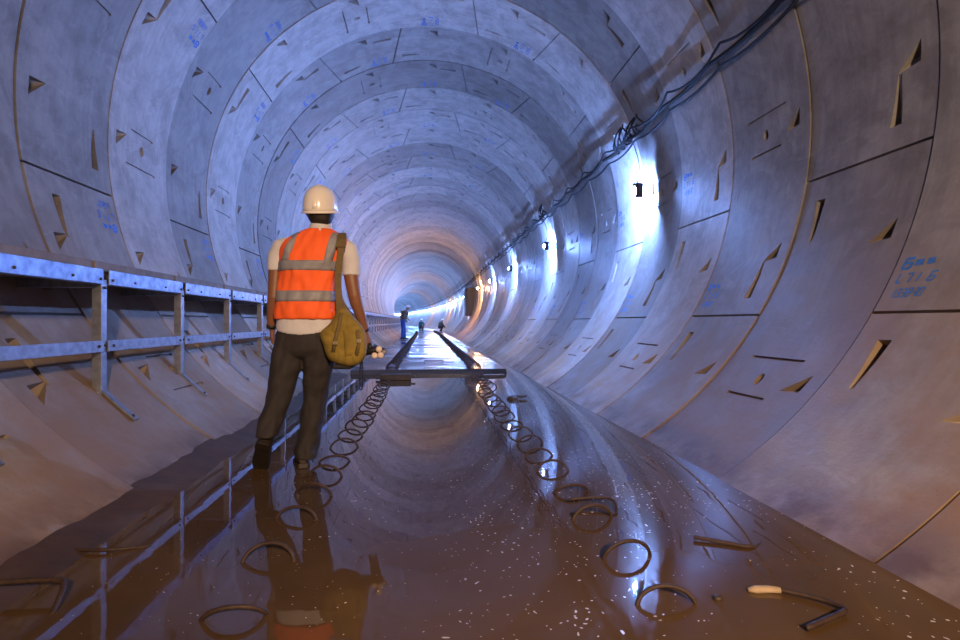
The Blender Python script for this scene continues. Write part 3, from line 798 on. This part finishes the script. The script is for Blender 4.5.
# front pocket, flap and fastenings on the side that faces back
def quadpanel(c4, d0, th, name, m, parent, nseg=6, puff=.01):
    a, b_, c, d = [Vector((*q, 0)) for q in c4]; mb = MB(); F_, B_ = [], []
    for i in range(nseg+1):
        for j in range(nseg+1):
            u, v = i/nseg, j/nseg; p = a.lerp(b_, u).lerp(d.lerp(c, u), v)
            z = puff*math.sin(PI*u)*math.sin(PI*v) + .006*noise.noise(Vector((p.x*.12, p.y*.12, 3)))
            F_.append(L(p.x, p.y, d0 - th - z)); B_.append(L(p.x, p.y, d0))
    n = nseg+1; o = n*n; fs = []
    for i in range(nseg):
        for j in range(nseg):
            q = (i*n+j, i*n+j+1, (i+1)*n+j+1, (i+1)*n+j); fs += [q, tuple(o+x for x in reversed(q))]
    for i in range(nseg): fs += [(i*n, (i+1)*n, o+(i+1)*n, o+i*n), (i*n+nseg, o+i*n+nseg, o+(i+1)*n+nseg, (i+1)*n+nseg), (i, o+i, o+i+1, i+1), (nseg*n+i, nseg*n+i+1, o+nseg*n+i+1, o+nseg*n+i)]
    mb.add(F_+B_, fs); return mb.obj(name, m, parent, True)
quadpanel(((343,330),(361,334),(360,353),(345,357)), -.195, .025, 'pocket', OLIVE, bg)
quadpanel(((339,313),(352,316),(344,338),(329,334)), -.198, .012, 'flap', OLIVE, bg)
MB().tube([L(341,313,-.215), L(339,325,-.222), L(335,340,-.225), L(333,352,-.215)], .009, 6, sq=(1.2,.4)).obj('webbing', WEB, bg, True)
MB().tube([L(357,330,-.22), L(359,343,-.228), L(356,356,-.222)], .009, 6, sq=(1.2,.4)).obj('webbing', WEB, bg, True)
for x, y in ((335,343),(358.5,341)): MB().box(L(x,y,-.235), (.026,.008,.02)).obj('buckle', BUCK, bg, bev=.002)
# strap up over the shoulder
def ribbon(pts, w, th, name, m, parent, axis=Vector((1,0,0))):
    mb = MB(); rings = []
    pts = smooth_path(pts, 5)
    for i, p in enumerate(pts):
        d = (pts[min(i+1,len(pts)-1)]-pts[max(i-1,0)]).normalized(); s_ = (axis - d*axis.dot(d)).normalized(); n_ = d.cross(s_)
        rings.append([p+s_*w+n_*th, p-s_*w+n_*th, p-s_*w-n_*th, p+s_*w-n_*th])
    return mb.loft(rings).obj(name, m, parent)
ribbon([L(339.5,312,-.15), L(339,300,-.160), L(338,285,-.150), L(338.5,268,-.152), L(340.5,252,-.148), L(341.5,243,-.128), L(342,238,-.09), L(341,235.5,-.03), L(340,238,.05), L(339,248,.135), L(337,275,.16), L(340,300,.14), L(352,318,.06), L(352,318,-.06)], .019, .003, 'shoulder_strap', WEB, bg)
ribbon([L(340.5,247,-.146), L(341.5,240,-.118), L(341.5,234.5,-.06), L(341,233.5,-.0)], .028, .006, 'shoulder_pad', WEB, bg)
MB().tube([L(335.5,312,-.17), L(343.5,313,-.17)], .006, 8).obj('strap_ring', BUCK, bg, True)
ribbon([L(361,358,-.13), L(360,372,-.14), L(359.5,386,-.14), L(361.5,390,-.14), L(363,384,-.14), L(362.5,370,-.14), L(362,358,-.13)], .006, .002, 'loose_strap', BLACK, bg, axis=Vector((.25,1,0)))
MB().box(L(344,366,-.10), (.11,.12,.03)).obj('bag_base', BLACK, bg, bev=.01)
# ---- folded tripod held in the right hand, legs pointing back at us
tp = thing('tripod', 'small folded tripod with three pale foot ends in the walking person\'s right hand', 'tripod', ROOTL, -.1015)
for x, y in ((364.5,355),(375,355.2),(380.5,355),(377,348.6)):
    pass
for x, y in ((374.5,355.6),(380.6,355.2),(379.0,349.2)):
    lg = MB().tube([L(x-4,y-3,.32), L(x,y,-.07)], .0135, 12).obj('leg', BLACK, tp, True)
    MB().ball(L(x,y,-.085), .019, 12, 8).obj('foot', PALE, lg, True)
MB().tube([L(363,353,.02), L(375,350,.03), L(384.5,351,.03)], .022, 10).obj('head', BLACK, tp, True)
MB().tube([L(384,352,.03), L(384,352,-.03)], .014, 10).obj('knob', BUCK, tp, True)
MB().tube([L(369,344,.06), L(371,349,.05)], .017, 10).obj('grip', BLACK, tp, True)

# ---- distant people
def far_person(name, label, loc, hgt, cloth, legs, lean=.12, pose='stand', rz=0.0, pack=None):
    t = thing('person', label, 'person', loc, rz); k = hgt/1.75; t.scale = (k, k, k)
    if pose == 'stand':
        hip = Vector((0,0,.92)); neck = Vector((lean*.9, .02, 1.46)); head = neck + Vector((.07,.03,.13))
        feet = ((-.04,-.06,.04), (.09,.12,.04)); knees = ((.0,-.02,.5), (.06,.1,.5))
        hands = ((.16,-.14,.95),(.26,.18,1.02)); elb = ((.02,-.2,1.15),(.1,.2,1.15))
    else:
        hip = Vector((0,0,.35)); neck = Vector((.22,.02,.80)); head = neck + Vector((.09,.02,.13))
        feet = ((.12,-.12,.04), (.16,.14,.04)); knees = ((.33,-.14,.48), (.36,.15,.48))
        hands = ((.48,-.1,.35),(.5,.12,.35)); elb = ((.3,-.22,.55),(.32,.22,.55))
    b = MB()
    b.tube([neck-Vector((.0,0,.05)), neck+Vector((.02,0,.06))], .055, 12); b.ball(head, (.085,.078,.11), 14, 10)
    b.ball(head+Vector((.09,0,-.01)), (.018,.012,.02), 8, 6)
    for i, s_ in enumerate((-1, 1)):
        sh = neck + Vector((0, s_*.17, -.07)); b.tube([sh, Vector(elb[i]), Vector(hands[i])], [.05,.04,.028], 10)
        hand(b, hands[i], Vector(hands[i])-Vector(elb[i]), (0,-s_,0), 1.0, .5, 1)
        b.tube([hip+Vector((0,s_*.09,0)), Vector(knees[i]), Vector(feet[i])], [.08,.055,.04], 10)
    b.tube([hip, (hip+neck)/2, neck-Vector((0,0,.04))], [.12,.13,.1], 14)
    b.obj('body', SKIN, t, True, remesh=.012)
    c = MB(); c.tube([hip-Vector((0,0,.02)), hip.lerp(neck,.3), hip.lerp(neck,.75), neck-Vector((.01,0,.06)), neck-Vector((0,0,.02))], [.155,.16,.185,.15,.08], 18, sq=(1,1))
    for i, s_ in enumerate((-1, 1)):
        sh = neck + Vector((0, s_*.17, -.08)); c.tube([neck-Vector((0,0,.09)), sh, Vector(elb[i]), Vector(elb[i]).lerp(Vector(hands[i]),.75)], [.08,.072,.058,.046], 12)
    c.obj('jacket', cloth, t, True, remesh=.014)
    p = MB()
    for i, s_ in enumerate((-1, 1)):
        p.tube([hip+Vector((0,s_*.07,.05)), hip+Vector((0,s_*.09,-.03)), Vector(knees[i]), Vector(feet[i])+Vector((0,0,.04))], [.11,.12,.085,.068], 14)
    p.obj('trousers', legs, t, True, remesh=.014)
    for i in (0, 1): MB().loft([[Vector(feet[i])+Vector((x, w*math.cos(2*PI*j/10), -.035+h_*(.5+.5*math.sin(2*PI*j/10)))) for j in range(10)] for x, w, h_ in ((-.08,.03,.07),(-.03,.045,.11),(.06,.05,.08),(.16,.045,.05),(.2,.02,.03))]).obj('boot', SOLE, t, True)
    hm = MB(); hm.loft([[head+Vector((.0 + .13*kk*math.cos(2*PI*j/20), .115*kk*math.sin(2*PI*j/20), z)) for j in range(20)] for z, kk in ((.02,1.12),(.035,1.0),(.08,.93),(.12,.72),(.145,.35),(.15,.1))]); hm.obj('helmet', HELM, t, True)
    if pack:
        MB().box(hip.lerp(neck,.62)+Vector((-.17,0,0)), (.14,.27,.38), Matrix.Rotation(lean*.5, 3, 'Y')).obj('backpack', pack, t, bev=.04, seg=3)
    return t
far_person('person', 'distant person in blue workwear and brown pack, leaning beside the walkway', W(-1.17, 25.0, SLAB), 1.60, TANV, NAVY, .2, 'stand', 0, WEB)
far_person('person', 'tiny far figure crouching between the two rows of hoops', W(-.35, 46, SLAB), 1.75, plain('green_jacket_cloth', (.03,.09,.09), .8), TANV, .2, 'crouch', 1.2)
far_person('person', 'tiny far dark figure bending right of the crouching one, near the right wall', W(1.15, 44, SLAB), 1.70, TANV, PANTS, .2, 'crouch', .3)

# ------------------------------------------------------------------ light
S.world = bpy.data.worlds.new('world'); S.world.use_nodes = True
S.world.node_tree.nodes['Background'].inputs[0].default_value = (.5, .6, 1, 1); S.world.node_tree.nodes['Background'].inputs[1].default_value = .0
def area(name, loc, target, size, col, e):
    l = bpy.data.lights.new(name, 'AREA'); l.shape = 'DISK'; l.size = size; l.color = col; l.energy = e; l.spread = math.radians(105)
    o = bpy.data.objects.new(name, l); COL.objects.link(o); o.location = loc
    o.rotation_euler = (Vector(target)-Vector(loc)).to_track_quat('-Z', 'Y').to_euler(); return o
# work light standing on the invert behind the photographer
area('work_light', (.7, -2.9, .1), (.8, 3.2, -2.2), .3, (1.0, .66, .40), 150)

# ------------------------------------------------------------------ camera
cam = bpy.data.cameras.new('camera'); cam.sensor_width = 36; cam.lens = 535/960*36; cam.clip_end = 400
co = bpy.data.objects.new('camera', cam); COL.objects.link(co)
co.location = (-.1247, 0, -1.5863); co.rotation_euler = (PI/2 + .003, 0, -.1015)
S.camera = co
vs_ = S.view_settings; vs_.view_transform = 'Standard'; vs_.look = 'None'; vs_.gamma = 1; vs_.use_curve_mapping = False; vs_.exposure = 0
